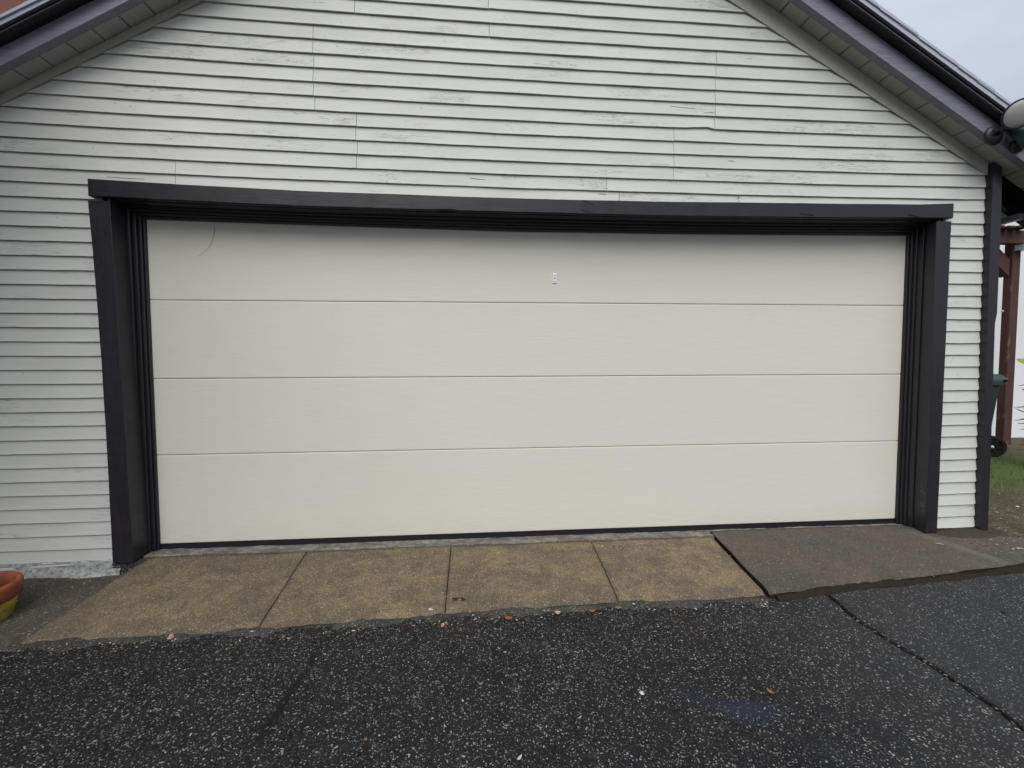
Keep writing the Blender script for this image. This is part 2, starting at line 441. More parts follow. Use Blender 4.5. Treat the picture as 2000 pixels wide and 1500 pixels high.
def lathe(prof, n=32, c=(0, 0, 0)):
    v, f = [], []
    for r, z in prof:
        for i in range(n):
            a = 2*math.pi*i/n; v.append((c[0]+r*math.cos(a), c[1]+r*math.sin(a), c[2]+z))
    for i in range(len(prof)-1):
        for j in range(n):
            a, b = i*n+j, i*n+(j+1) % n; f.append((a, b, b+n, a+n))
    f.append(tuple(range(n))); f.append(tuple(range((len(prof)-1)*n, len(prof)*n)))
    return v, f

def lerp_table(t, x):
    if x <= t[0][0]: return t[0][1]
    for (x0, y0), (x1, y1) in zip(t, t[1:]):
        if x <= x1: return y0+(y1-y0)*(x-x0)/(x1-x0)
    return t[-1][1]
def nz(x, y=0.0, z=0.0): return mnoise.noise(Vector((x, y, z)))

# ------------------------------------------------------------------ geometry of the place
XC = 2.19                                     # ridge
def soffit_z(x): return (2.872+.569*x) if x < XC+.0 else (5.400-.585*x)
XC = (5.400-2.872)/(.569+.585)
def frieze_z(x): return min(2.8225+.570*x, 5.169-.556*x)
XL, XR = -1.22, 5.215                         # siding extent
def row_z(k, x):
    """height of the lower edge of siding row k: the old boards sag over the door"""
    zl, zc, zr = -.0344+.0782*k, 2.1213+.0773*(k-28), -.018+.0767*k
    a, b, c = -.39, 2.13, 5.05
    q = zl*(x-b)*(x-c)/((a-b)*(a-c)) + zc*(x-a)*(x-c)/((b-a)*(b-c)) + zr*(x-a)*(x-b)/((c-a)*(c-b))
    lin = zl+(zr-zl)*(x-a)/(c-a)
    w = min(1, max(0, (k-20)/8))
    return lin+(q-lin)*w

# header height tables (the head casing sags as well)
HT = [(-.165, 2.091), (.3, 2.074), (.97, 2.056), (2.13, 2.047), (2.9, 2.049), (3.375, 2.056), (4.2, 2.068), (4.7, 2.076), (4.94, 2.088)]
HB = [(-.18, 2.000), (.3, 1.985), (.97, 1.971), (2.13, 1.967), (2.9, 1.966), (3.4, 1.970), (4.2, 1.981), (4.95, 1.997)]
HT = [(1.9137+(x-1.9137)*.9965, 1.0975+(z-1.0933)*.9945) for x, z in HT]
HB = [(1.9137+(x-1.9137)*.9965, 1.0963+(z-1.0933)*.9945) for x, z in HB]
DT = [(-.1, 1.938), (0, 1.934), (.97, 1.921), (2.13, 1.908), (3.3, 1.914), (4.8, 1.934), (4.9, 1.935)]

# ------------------------------------------------------------------ setting: ground
G = .168                                       # apron slope
def apron_z(y): return -.035+G*(y+.10)
def asph_z(x, y):
    base = -.150+.012*min(max(x-1, 0), 4.5) if False else -.150
    return base+.012*(y+.7)

v = [(-60, -60, -.42), (70, -60, -.42), (70, 60, -.42), (-60, 60, -.42)]
gr = link('ground', mesh('ground', v, [(0, 1, 2, 3)], M['dirt'])); tag(gr, kind='structure')

def grid(name, x0, x1, y0, y1, nx, ny, zf, mat, parent=None, smooth=True, skirt=.06, xf=None, edge=None):
    v, f = [], []
    for j in range(ny+1):
        for i in range(nx+1):
            y = y0+(y1-y0)*j/ny; x = x0+(x1-x0)*i/nx
            if xf: x, y = xf(i/nx, j/ny)
            v.append((x, y, zf(x, y)))
    for j in range(ny):
        for i in range(nx):
            a = j*(nx+1)+i; f.append((a, a+1, a+nx+2, a+nx+1))
    me = bpy.data.meshes.new(name)
    if skirt:
        ring = [i for i in range(nx+1)]+[j*(nx+1)+nx for j in range(1, ny+1)]+[ny*(nx+1)+i for i in range(nx-1, -1, -1)]+[j*(nx+1) for j in range(ny-1, 0, -1)]
        base = len(v)
        for r in ring: v.append((v[r][0], v[r][1], v[r][2]-skirt))
        n = len(ring)
        for q in range(n): f.append((ring[q], base+q, base+(q+1) % n, ring[(q+1) % n]))
    me.from_pydata(v, [], f)
    for p in me.polygons: p.use_smooth = smooth and p.index < nx*ny
    me.materials.append(mat)
    if edge:
        me.materials.append(edge)
        for p in me.polygons:
            if p.index >= nx*ny: p.material_index = 1
    return link(name, me, parent)

# asphalt: two lanes either side of an open seam
def seam_x(y): return 3.733+.055*max(0, -.9-y)+.022*nz(y*5, 3.3)+.008*nz(y*23, 1.3)
def az(x, y): return asph_z(x, y)+.020*max(0, min(1, (x-3.45)*4))*max(0, min(1, 1-(-y-.55)/.5))+.007*nz(x*1.3, y*1.3)+.0016*nz(x*30, y*30, 2)
drive = tag(link('asphalt_driveway', mesh('tar_bed', [(-14, -16, -.40), (16, -16, -.40), (16, 3, -.40), (-14, 3, -.40)], [(0, 1, 2, 3)], M['tar'])), kind='structure')
def left_lane(u, w):
    y = -4.2+(4.2-.60)*w; xs = seam_x(y)-.004-.004*(1+nz(y*40, 2))
    return (-1.6+(xs+1.6)*u, y)
grid('asphalt_lane', 0, 1, 0, 1, 170, 130, az, M['asphalt'], drive, xf=left_lane)
def right_lane(u, w):
    y = -4.2+(4.2-.44)*w; xs = seam_x(y)+.006+.006*(1+nz(y*33, 8))
    return (xs+(9-xs)*u, y)
grid('asphalt_lane', 0, 1, 0, 1, 120, 110, lambda x, y: az(x, y)+.003, M['asphalt'], drive, xf=right_lane)
grid('asphalt_lane', -1.6, 9, -16, -4.2, 8, 8, lambda x, y: asph_z(x, y)-.002, M['asphalt'], drive)
grid('asphalt_lane', 9, 16, -16, -1.2, 4, 4, lambda x, y: asph_z(x, y)-.002, M['asphalt'], drive)

# concrete apron: four tan slabs and one grey slab
apron = tag(link('concrete_apron', mesh('apron_bed', [(-.08, -.62, apron_z(-.62)-.009), (3.42, -.61, apron_z(-.61)-.009), (3.42, -.10, -.044), (0, -.10, -.044)], [(0, 1, 2, 3)], M['moss_dirt'])), kind='structure')
TX = [.013, .893, 1.752, 2.629, 3.422]         # joint positions at the top
LOW = [(-.30, -.770), (-.12, -.738), (.89, -.700), (1.756, -.657), (2.63, -.632), (3.44, -.645), (3.6, -.64)]
def slab(x0, x1, xb0, xb1, mat, zf, low, name='concrete_slab', n=34, my=22, top=-.102, label=None, seed=0.0):
    def xf(u, w):
        xa, xb = xb0+(xb1-xb0)*u, x0+(x1-x0)*u
        x = xa+(xb-xa)*w
        yl = low(x)+.007*nz(x*4, 5+seed)+.003*nz(x*19, 5+seed)
        y = yl+(top-yl)*w
        return x, y
    o = grid(name, 0, 1, 0, 1, n, my, zf, mat, apron, xf=xf, skirt=.075, edge=M['dirt'])
    if label: o['label'] = label
    return o
g2 = .0022
lowf = lambda x: lerp_table(LOW, x)
def tan_z(x, y):
    e = max(0, 1-(y-lowf(x))/.035)
    return apron_z(y)+.004*nz(x*2.2, y*3)+.0012*nz(x*14, y*14)-.014*e*e
for i in range(4):
    xb0 = -.115 if i == 0 else TX[i]+g2
    slab(TX[i]+g2 if i else .005, TX[i+1]-g2, xb0, TX[i+1]-g2-(0 if i < 3 else .0), M['apron'], tan_z, lowf, seed=i*3.0,
         label=['tan slab widening to the left edge', None, None, None][i])
LOWR = [(3.40, -.652), (4.2, -.595), (5.12, -.505), (5.9, -.40)]
lowr = lambda x: lerp_table(LOWR, x)
def grey_z(x, y): return -.012*max(0, 1-(y-lowr(x))/.03)**2-.030+.150*(y+.06)+.004*nz(x*1.7, y*3, 4)+.001*nz(x*14, y*14)+.012*max(0, min(1, (x-3.43)*3))*max(0, min(1, (-y-.1)*3))
def xfr(u, w):
    xt = 3.450+(4.98-3.450)*u; xb = 3.437+(5.95-3.437)*u
    yl = lowr(xb)+.006*nz(xb*5, 9)+.004*nz(xb*27, 9); yt = -.036 if u < .86 else -.036-.10*(u-.86)/.14
    x = xb+(xt-xb)*w
    x += (.007*nz(w*4, 1)*(1-u)**8)
    return x, yl+(yt-yl)*w
o = grid('concrete_slab', 0, 1, 0, 1, 60, 26, grey_z, M['apron_grey'], apron, xf=xfr, skirt=.085, edge=M['moss_dirt'])
o['label'] = 'smooth grey-green slab standing proud of the tan ones'
# crusted threshold strip under the door
def thr_z(x, y): return -.031+.004*nz(x*6, y*20)+.003*nz(x*28, y*28)
grid('threshold_strip', -.03, 3.44, -.099, .02, 260, 8, thr_z, M['threshold'], apron,
     xf=lambda u, w: (-.03+3.47*u, -.099+.004*nz(u*60, 1)+(.119)*w), skirt=.05)
grid('threshold_strip', 3.44, 4.9, -.034, .02, 60, 4, thr_z, M['threshold'], apron, skirt=.05)
# weathered mortar lip between apron and asphalt
def lip_z(x, y): return az(x, y)+.006+.010*nz(x*5, y*8, 3)+.006*nz(x*22, y*22)
grid('mortar_lip', 0, 1, 0, 1, 220, 7, lambda x, y: lip_z(x, y)-.02*max(0, -((y-lowf(x)))/.10), M['mortar'], apron,
     xf=lambda u, w: (-.14+3.62*u, lowf(-.14+3.62*u)-.078-.010*nz(u*9, 2)-.007*nz(u*60, 4)-.004*nz(u*230, 4)+(.11)*w), skirt=.05)
grid('soil_strip', 0, 1, 0, 1, 160, 6, lambda x, y: az(x, y)+.016+.012*nz(x*6, y*9, 3)+.006*nz(x*24, y*24)-.05*max(0, -(y-lowr(x)+.02))/.05, M['moss_dirt'], apron,
     xf=lambda u, w: (3.47+2.4*u, lowr(3.47+2.4*u)-.040-.018*nz(u*14, 2)-.012*nz(u*60, 4)+(.09)*w), skirt=.05)
def sp_z(x, y):
    e = max(0, 1-((x-5.16)/.27)**2-((y+.17)/.085)**2)
    return grey_z(x, y)-.012+.030*e**.5+(.006*nz(x*25, y*25)+.004*nz(x*70, y*70))*min(1, e*3)
grid('soil_patch', 4.88, 5.46, -.27, -.07, 70, 26, sp_z, M['dirt'], apron, skirt=0)
# dirty pad on the left in front of the foundation
def pad_z(x, y): return -.100+.075*(y+.14)+.006*nz(x*3, y*3, 7)+.002*nz(x*20, y*20)
pad = tag(grid('side_pad', 0, 1, 0, 1, 60, 40, pad_z, M['pad'], None,
     xf=lambda u, w: (-1.25+(1.25+(-.125+.12*w))*u-.008, -.765+(.665)*w), skirt=.08), kind='structure')

# lawn and bare soil on the right
def lawn_z(x, y): return -.035+.020*max(0, y)+.03*nz(x*.6, y*.6, 3)+.008*nz(x*5, y*5, 3) - .09*max(0, min(1, (-y-.05)/.6))
lawn = tag(grid('lawn', 0, 1, 0, 1, 90, 90, lawn_z, M['lawn'], None,
     xf=lambda u, w: (5.16+(16-5.16)*u*u if True else 0, -.62+(9-(-.62))*w*w+ (.42*u if w == 0 else 0)), skirt=.2), kind='structure')
v, f, tint = [], [], []
for i in range(15000):
    x = 5.4+random.random()**1.5*7; y = -.25+random.random()*4.2
    if x < 5.42 and y > -.1: continue
    gband = math.exp(-((y-1.15)/.55)**2)
    if random.random() > .30+.7*gband: continue
    z = lawn_z(x, y)-.004
    h = random.uniform(.018, .045)*(.7+.6*gband); a = random.random()*6.28; w = .0028
    lx, ly = random.gauss(0, .014), random.gauss(0, .014)
    b = len(v)
    v += [(x-w*math.cos(a), y-w*math.sin(a), z), (x+w*math.cos(a), y+w*math.sin(a), z),
          (x+lx*.5+w*.6*math.cos(a), y+ly*.5+w*.6*math.sin(a), z+h*.6), (x+lx, y+ly, z+h)]
    f += [(b, b+1, b+2), (b, b+2, b+3)]
    t = min(1, max(0, random.gauss(.72-.60*gband, .22)))
    tint += [t]*4
me = bpy.data.meshes.new('grass'); me.from_pydata(v, [], f); me.materials.append(M['grass'])
at = me.attributes.new('tint', 'FLOAT', 'POINT'); at.data.foreach_set('value', tint)
tag(link('grass', me), 'short patchy grass, green band beyond the garage corner', 'grass', kind='stuff')

def chips(name, n, area, zf, smin, smax, label, cat, tlo=.2, tp=2.0):
    v, f, tint = [], [], []
    for i in range(n):
        x, y = area()
        s = random.uniform(smin, smax); l = s*random.uniform(1, 2.6); a = random.random()*6.28; z = zf(x, y)
        ca, sa = math.cos(a), math.sin(a); h = s*random.uniform(.25, .6); b = len(v)
        for dx, dy, dz in ((-l, -s, 0), (l, -s*.6, 0), (l*.8, s, 0), (-l*.7, s*.8, 0), (-l*.6, -s*.5, h), (l*.7, -s*.2, h*.8), (l*.4, s*.6, h), (-l*.5, s*.4, h*.9)):
            v.append((x+dx*ca-dy*sa, y+dx*sa+dy*ca, z+dz))
        f += [(b+4, b+5, b+6, b+7), (b, b+1, b+5, b+4), (b+1, b+2, b+6, b+5), (b+2, b+3, b+7, b+6), (b+3, b, b+4, b+7)]
        t = tlo+(1-tlo)*random.random()**tp; tint += [t]*8
    me = bpy.data.meshes.new(name); me.from_pydata(v, [], f); me.materials.append(M['chips'])
    at = me.attributes.new('tint', 'FLOAT', 'POINT'); at.data.foreach_set('value', tint)
    return tag(link(name, me), label, cat, kind='stuff')
def corner_area():
    while True:
        x = 5.0+1.3*random.random()**1.2; y = random.uniform(-.42, .25)
        if y < -.12 or x > 5.35:
            if y > -.42+.0*(x-5): return x, y
def corner_z(x, y):
    g = grey_z(x, y) if (x < 5.35 and y > lowr(x)) else -1
    return max(g, lawn_z(x, y))
chips('leaf_litter', 420, corner_area, corner_z, .002, .0065, 'wood chips and broken leaves in the soil by the garage corner', 'litter', 0, 5)
chips('pad_grit', 240, lambda: (random.uniform(-1.2, -.1), random.uniform(-.74, -.16)), lambda x, y: pad_z(x, y)-.001, .0015, .0045,
      'pale grit scattered over the dirty pad left of the apron', 'grit', .1, 2)
chips('apron_grit', 130, lambda: (random.uniform(.1, 5.0), random.uniform(-.62, -.12)), lambda x, y: (tan_z(x, y) if x < 3.43 else grey_z(x, y))-.001, .0012, .0032,
      'white paint flecks and grit lying on the concrete slabs', 'grit', .5, 1)
chips('joint_grit', 700, lambda: (lambda x: (x, lowf(x)-random.uniform(.01, .09)))(random.uniform(-.1, 3.5)), lambda x, y: lip_z(x, y)-.003, .0012, .0038,
      'gravel and crumbs lodged between apron and asphalt', 'gravel', 0, 5)

k = NB('gravel_stone', .8, .3); ga = k.n.new('ShaderNodeAttribute'); ga.attribute_name = 'tint'
M['gravel'] = k.out(k.mix(ga.outputs['Fac'], (.016, .016, .017), (.30, .285, .255)))
def gv_area():
    y = -.74-1.15*random.random(); return random.uniform(-.3, 4.6), y
o = chips('asphalt_stones', 14000, gv_area, lambda x, y: az(x, y)-.0014, .0010, .0042, 'pale stones standing proud of the worn asphalt', 'gravel', .05, 1.9)
o.data.materials[0] = M['gravel']
# ------------------------------------------------------------------ garage
garage = thing('garage', 'garage with pale grey clapboard gable and a wide four-panel off-white door', 'garage', (2.1, 0, 0))
YB = -.128                                     # sheathing plane
# core wall (with door opening) as prism pieces
def gable_poly(x0, x1, zb):
    xs = [x0]+([XC] if x0 < XC < x1 else [])+[x1]
    return [(x0, zb), (x1, zb)]+[(x, soffit_z(x)-.004) for x in reversed(xs)]
def prism_xz(poly, y0, y1):
    n = len(poly)
    v = [(x, y0, z) for x, z in poly]+[(x, y1, z) for x, z in poly]
    f = [tuple(range(n)), tuple(range(2*n-1, n-1, -1))]+[(i, (i+1) % n, n+(i+1) % n, n+i) for i in range(n)]
    return v, f
vv, ff = [], []
for poly in (gable_poly(-1.24, -.075, -.02), gable_poly(4.85, 5.30, -.01), gable_poly(-.0749, 4.8499, 2.0)):
    a, b = prism_xz(poly, YB, .06); o_ = len(vv); vv += a; ff += [tuple(i+o_ for i in q) for q in b]
wall = link('wall', mesh('wall', vv, ff, M['sheath']), garage)
box('side_wall', (5.285, .061, -.02), (5.30, 7, 2.28), M['siding'], garage)
box('side_wall', (-1.24, .061, -.02), (-1.22, 7, 2.15), M['siding'], garage)
box('inner_wall', (-1.2, 6.9, -.02), (5.28, 7, 2.1), M['sheath'], garage)

TH = .0140
CB = [(-.03, 5.232), (.5, 5.222), (1.2, 5.208), (2.0, 5.195), (2.27, 5.193), (2.5, 5.19)]
def clapboard(k, x0, x1):
    n = max(2, int((x1-x0)/.045))
    rows = []
    sd = random.random()*50
    x0r, x1r = x0+.0012, x1-.0012
    rings = []
    for i in range(n+1):
        x = x0r+(x1r-x0r)*i/n
        zb = row_z(k, x)+.0022*nz(x*2.1, sd)+.0014*nz(x*9, sd)+.0006*nz(x*37, sd)
        if 29 <= k <= 36: zb += .0
        if k == 33 and 3.18 < x < 3.36: zb += .011*math.sin((x-3.18)/.18*math.pi*.5)+.002*nz(x*40, 1)   # split lower edge
        if k in (33,) and x < 1.0: zb += .004*max(0, 1-(1.0-x)/.35)*0
        zt = row_z(k+1, x)+.022
        lim = soffit_z(x)-.006
        zb2 = min(zb, lim-.004); zt = min(zt, lim)
        th = TH+.0022*nz(x*3, sd+9)+.0008*nz(x*14, sd+3)
        yb = YB-.004-th
        xf_ = x
        if x1 > 5.1 and i >= n-1:
            xe = lerp_table([(q[0], q[1]) for q in CB], zb)
            if i == n: x = xe+.012; xf_ = xe-.010
        rings.append([(xf_, yb, zb2), (xf_, yb+.0012, zb2-.0012), (x, YB-.003, zb2+.001), (x, YB-.001, zt), (x, YB-.0045, zt),
                      (x, YB-.0045-th*.80*min(1, .11/max(.02, zt-zb2))*.93, zb2+.018)])
    sweep('clapboard', rings, M['siding'], wall)

JO = {}
def J(x, rows):
    for r in rows: JO.setdefault(r, []).append(x+random.uniform(-.004, .004))
J(1.014, (33, 34, 35, 36, 37, 38)); J(1.243, (29, 30, 31, 32)); J(1.249, (40,)); J(.258, (27, 28)); J(3.369, (33, 34, 35, 36, 37, 38))
J(3.116, (29, 30, 31, 32)); J(2.704, (28,)); J(2.779, (27,)); J(3.536, (27,)); J(2.0, (39, 41, 42)); J(.6, (25,)); J(2.6, (43, 44, 46))
k_top = 52
for k_ in range(0, k_top+1):
    # horizontal extent under the roof
    zl = row_z(k_, 2.1)
    xa = max(XL, (zl-2.872-.010)/.569) if zl > 2.872+.569*XL else XL
    xb = min(XR, (5.400-zl-.010)/.585)
    if xb-xa < .15: continue
    spans = [(xa, xb)]
    if row_z(k_, 2.1) < 2.0: spans = [(XL, -.125), (4.905, XR)]
    for a, b in spans:
        cuts = sorted([x for x in JO.get(k_, []) if a+.1 < x < b-.1])
        pts = [a]+cuts+[b]
        for p, q in zip(pts, pts[1:]): clapboard(k_, p, q)

for cpts in ([(2.971, 2.2842), (3.0281, 2.2845), (3.0982, 2.2822)] ,
             [(3.2979, 2.5965), (3.3428, 2.5999), (3.3654, 2.5993)] ,
             [(1.8859, 2.1705), (1.9274, 2.1659), (1.9721, 2.1629)] ,
             [(3.5289, 2.112), (3.5357, 2.103), (3.5194, 2.0964)] ,
             [(3.5358, 2.0999), (3.559, 2.0943)] ,
             [(3.0867, 2.6296), (3.1981, 2.6223), (3.2461, 2.6214)] ,
             [(3.462, 2.3213), (3.498, 2.3195)] ,
             [(-0.101, 2.1168), (-0.0487, 2.1156), (0.0168, 2.1121), (0.096, 2.1117)] ,
             [(2.6523, 2.1007), (2.7022, 2.099)] ,
             [(2.6829, 2.1823), (2.6579, 2.1906)] ,
             ):
    vv, ff = [], []
    n_ = len(cpts)
    for i, (x, z) in enumerate(cpts):
        w = .0010 if 0 < i < n_-1 else .0004
        kk = max(q_ for q_ in range(20, 52) if row_z(q_, x) < z+.002)
        ys = YB-.0045-TH*.744*(1-max(0, z-row_z(kk, x)-.018)/.082)
        vv += [(x, ys-.0014, z-w), (x, ys-.0014, z+w), (x, ys+.004, z+w), (x, ys+.004, z-w)]
    for i in range(n_-1):
        for j in range(4): ff.append((i*4+j, i*4+(j+1) % 4, i*4+4+(j+1) % 4, i*4+4+j))
    link('crack', mesh('crack', vv, ff, M['crack']), wall)
# frieze boards under the soffit, flush with the clapboard butts
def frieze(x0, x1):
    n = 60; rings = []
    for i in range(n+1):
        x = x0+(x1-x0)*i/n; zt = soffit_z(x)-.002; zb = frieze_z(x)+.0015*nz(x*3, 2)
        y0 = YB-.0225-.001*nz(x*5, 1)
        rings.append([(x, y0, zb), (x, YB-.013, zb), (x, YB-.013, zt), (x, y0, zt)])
    sweep('frieze_board', rings, M['soffit'], wall)  # same paint as the siding; darker colour puts eave shade into the board
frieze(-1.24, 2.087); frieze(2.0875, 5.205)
# corner board on the right
CB0 = [(-.03, 5.232, 5.335), (.5, 5.222, 5.328), (1.2, 5.208, 5.314), (1.33, 5.205, 5.312), (1.40, 5.204, 5.322), (2.0, 5.195, 5.318), (2.27, 5.193, 5.31)]
sweep('corner_board', [[(a+.002*nz(z*6, 1), -.181, z), (b-.053+.002*nz(z*9, 2), -.181, z), (b, -.10, z), (a, YB-.001, z)] for z, a, b in CB0]+[[(5.193, -.181, 2.352), (5.255, -.181, 2.318), (5.31, -.10, 2.288), (5.193, YB-.001, 2.352)]], M['trim_z'], wall)
# dark flank board of the corner turning back along the side
box('corner_board', (5.301, -.0995, -.03), (5.326, .03, 2.22), M['trim_z'], wall)

# foundation, whitewashed
fo = grid('foundation', 0, 1, 0, 1, 120, 10, lambda x, y: 0, M['foundation'], garage, skirt=0)
nx = 121
for i, vt in enumerate(fo.data.vertices):
    u, w = (i % nx)/120, (i//nx)/10
    x = -1.24+1.13*u
    vt.co = (x, -.150-.012*(1-w)-.010*nz(x*9, w*3, 1)-.006*nz(x*33, w*9, 2)-.035*(1-w)**3, -.125+.10*w+.004*nz(x*8, 1))
box('foundation', (-1.24, -.135, -.3), (-.11, .05, -.022), M['sheath'], garage)
box('foundation', (4.92, -.132, -.3), (5.30, .05, -.012), M['mortar'], garage)
box('foundation', (-.155, -.160, -.3), (.004, .02, -.040), M['mortar'], garage)
# loose strip of wood under the bottom clapboard
sweep('sill_strip', [[(x, -.156, z0), (x, -.156, z1), (x, -.14, z1), (x, -.14, z0)] for x, z0, z1 in
                     ((-1.2, -.062, -.05), (-.72, -.060, -.047), (-.5, -.050, -.043), (-.36, -.043, -.040))], M['siding'], garage)

# ---------------- door surround
sur = box('door_surround', (-.074, -.02, 1.99), (4.84, .05, 2.03), M['trim_x'], garage)
def xsweep(name, xs, yz, mat, parent, wob=0.0):
    rings = []
    for x in xs: rings.append(yz(x))
    return sweep(name, rings, mat, parent)
XS = [-.164+(4.927+.164)*i/110 for i in range(111)]
def head(x):
    w = .0014*nz(x*3, 7)+.0010*nz(x*17, 7); w2 = .0016*nz(x*4, 17)+.0014*nz(x*15, 2)
    if 1.72 < x < 1.80: w2 += .004
    zt, zb = lerp_table(HT, x)+w, lerp_table(HB, x)+w2
    y = -.184+.002*nz(x*2, 3)
    return [(x, y, zb+.004), (x, y+.004, zb), (x, -.1715, zb), (x, -.150, zb), (x, -.150, zt), (x, y+.004, zt), (x, y, zt-.004)]
xsweep('header_board', XS, head, M['trim_x'], sur)
for cpts in (((2.545, 2.043), (2.565, 2.036), (2.58, 2.030), (2.60, 2.022), (2.612, 2.020), (2.618, 2.012)), ((2.535, 1.992), (2.55, 1.984), (2.585, 1.978), (2.60, 1.979)),
             ((3.9, 1.998), (3.94, 1.995), (3.99, 1.990)), ((4.62, 2.010), (4.66, 2.001), (4.69, 1.998))):
    vv, ff = [], []
    for i, (x, z) in enumerate(cpts):
        w = .0014; vv += [(x, -.1868, z-w), (x, -.1868, z+w), (x, -.180, z+w), (x, -.180, z-w)]
    for i in range(len(cpts)-1):
        for j in range(4): ff.append((i*4+j, i*4+(j+1) % 4, i*4+4+(j+1) % 4, i*4+4+j))
    link('crack', mesh('crack', vv, ff, M['black']), sur)
# side casings
def zsweep(name, zs, ring, mat): return sweep(name, [ring(z) for z in zs], mat, sur)
ZS = [-.034+(1.978+.034)*i/44 for i in range(45)]
def casL(z):
    t = z/1.98; xo = -.143-.036*max(0, t)**2.6+.0016*nz(z*5, 4); xi = -.036-.034*t+.001*nz(z*4, 1)
    return [(xo, -.170, z), (xi-.003, -.170, z), (xi, -.167, z), (xi, -.040, z), (xo, -.150, z)]
def casR(z):
    t = z/1.98; xo = 4.928+.004*t+.0014*nz(z*5, 14); xi = 4.852-.020*t+.001*nz(z*4, 11)
    return [(xi, -.167, z), (xi+.003, -.170, z), (xo, -.170, z), (xo, -.150, z), (xi, -.110, z)]
zsweep('side_casing', ZS, casL, M['trim_z']); zsweep('side_casing', ZS, casR, M['trim_scuff'])
box('jamb', (-.080, -.1665, -.05), (-.072, .03, 1.99), M['trim_z'], sur)
box('jamb', (4.848, -.1665, -.05), (4.856, .03, 1.99), M['trim_scuff'], sur)
# stepped stop mouldings, uprights
def mould(xa, xb, ya, z1, m='trim_z'):
    o = mesh('stop_moulding', *boxvf((min(xa, xb), ya, -.034), (max(xa, xb), .018, z1)), M[m]); bevel(o, .0055, 3)
    return link('stop_moulding', o, sur)
mould(-.0719, -.052, -.062, 1.985); mould(-.0517, -.030, -.044, 1.983); mould(-.0297, -.012, -.030, 1.981); mould(-.0117, .0, -.018, 1.979)
mould(4.8475, 4.838, -.085, 1.985, 'trim_scuff'); mould(4.8377, 4.826, -.050, 1.983); mould(4.8257, 4.812, -.032, 1.981); mould(4.8117, 4.80, -.018, 1.979)
# head mouldings follow the sag
def hm(y0, f0, f1):
    XS2 = [-.068+(4.846+.068)*i/90 for i in range(91)]
    def yz(x):
        a, b = lerp_table(DT, x), lerp_table(HB, x)
        zb = a+(b-a)*f0; zt = a+(b-a)*f1+.02
        return [(x, y0, zb+.002), (x, y0+.003, zb), (x, .017, zb), (x, .017, zt), (x, y0, zt)]
    xsweep('head_moulding', XS2, yz, M['trim_x'], sur)
hm(-.019, 0, .2); hm(-.036, .22, .45); hm(-.055, .46, .7); hm(-.085, .72, .85); hm(-.150, .90, 1.0)

# ---------------- garage door
door = box('garage_door', (-.03, .024, -.02), (4.83, .05, 1.99), M['door_edge'], garage)
jz = [0.0, .5425, 1.0022, 1.4674, 1.975]
for i in range(4):
    z0, z1 = jz[i]+(.0009 if i else 0), jz[i+1]-.0009
    nx_, nz_ = 40, 2
    rings = []
    for q in range(nx_+1):
        x = -.02+4.84*q/nx_; e = .0010*nz(x*1.5, i*3.3)
        rings.append([(x, .0225, z0), (x, .006+e, z0), (x, .0015+e, z0+.0022), (x, .0005+e, z0+.006), (x, .0005+e, z1-.006), (x, .0015+e, z1-.0022), (x, .006+e, z1), (x, .0225, z1)])
    sweep('door_panel', rings, M['door'], door)
box('bottom_seal', (-.01, .003, -.028), (4.81, .02, -.0005), M['rubber'], door)
box('bottom_seal', (-.01, -.006, -.034), (4.81, .0028, -.016), M['rubber'], door)
lp = mesh('lock_plate', *boxvf((2.4, -.0045, 1.591), (2.424, .0, 1.654)), M['lockplate']); bevel(lp, .0012, 2); link('lock_plate', lp, door)
for (a, b, w, h) in ((2.412, 1.640, .0035, .002), (2.412, 1.6215, .003, .0045), (2.412, 1.602, .0035, .002)):
    box('keyhole', (a-w, -.0051, b-h), (a+w, -.0040, b+h), M['black'], door)
pts = [(.379, 1.906), (.377, 1.880), (.370, 1.845), (.357, 1.806), (.336, 1.774), (.316, 1.754), (.298, 1.741), (.281, 1.727)]
vv, ff = [], []
for i, (x, z) in enumerate(pts):
    w = .0011*(1 if 0 < i < len(pts)-1 else .4)+.0006*nz(i*3.1)
    vv += [(x-w, -.0006, z), (x+w, -.0006, z), (x+w, .001, z), (x-w, .001, z)]
for i in range(len(pts)-1):
    for j in range(4): ff.append((i*4+j, i*4+(j+1) % 4, i*4+4+(j+1) % 4, i*4+4+j))
link('scratch', mesh('scratch', vv, ff, NB('scratch_grey', .7).out((.16, .15, .145))), door)

# ---------------- roof
RX0, RX1 = -1.75, 5.82
YS, YF = YB-.028, -.235                        # wall end and fascia end of the soffit
def slope_prism(name, xa, xb, y0, y1, d0, d1, mat, parent, n=1, wob=0.0):
    """board lying along the rake: vertical offsets d0..d1 above the soffit line"""
    rings = []
    for i in range(n+1):
        x = xa+(xb-xa)*i/n; z = soffit_z(x); w = wob*nz(x*6, d0*50); w2 = wob*nz(x*5, d1*50+3)
        rings.append([(x, y0, z+d0+w), (x, y1, z+d0+w), (x, y1, z+d1+w2), (x, y0, z+d1+w2)])
    return sweep(name, rings, mat, parent)
vv, ff = [], []
RE = 5.56
for (a, b) in ((RX0, XC-.0005), (XC+.0005, RE)):
    q = .112 if a > 0 else .088
    rings = [[(x, -.27, soffit_z(x)+q), (x, 7.3, soffit_z(x)+q), (x, 7.3, soffit_z(x)+q+.034), (x, -.27, soffit_z(x)+q+.034)] for x in (a, b)]
    o_ = len(vv); vv += [p for r in rings for p in r]
    for j in range(4): ff.append((o_+j, o_+(j+1) % 4, o_+4+(j+1) % 4, o_+4+j))
    ff += [(o_, o_+1, o_+2, o_+3), (o_+4, o_+5, o_+6, o_+7)]
roof = link('roof', mesh('roof', vv, ff, M['sheath']), garage)
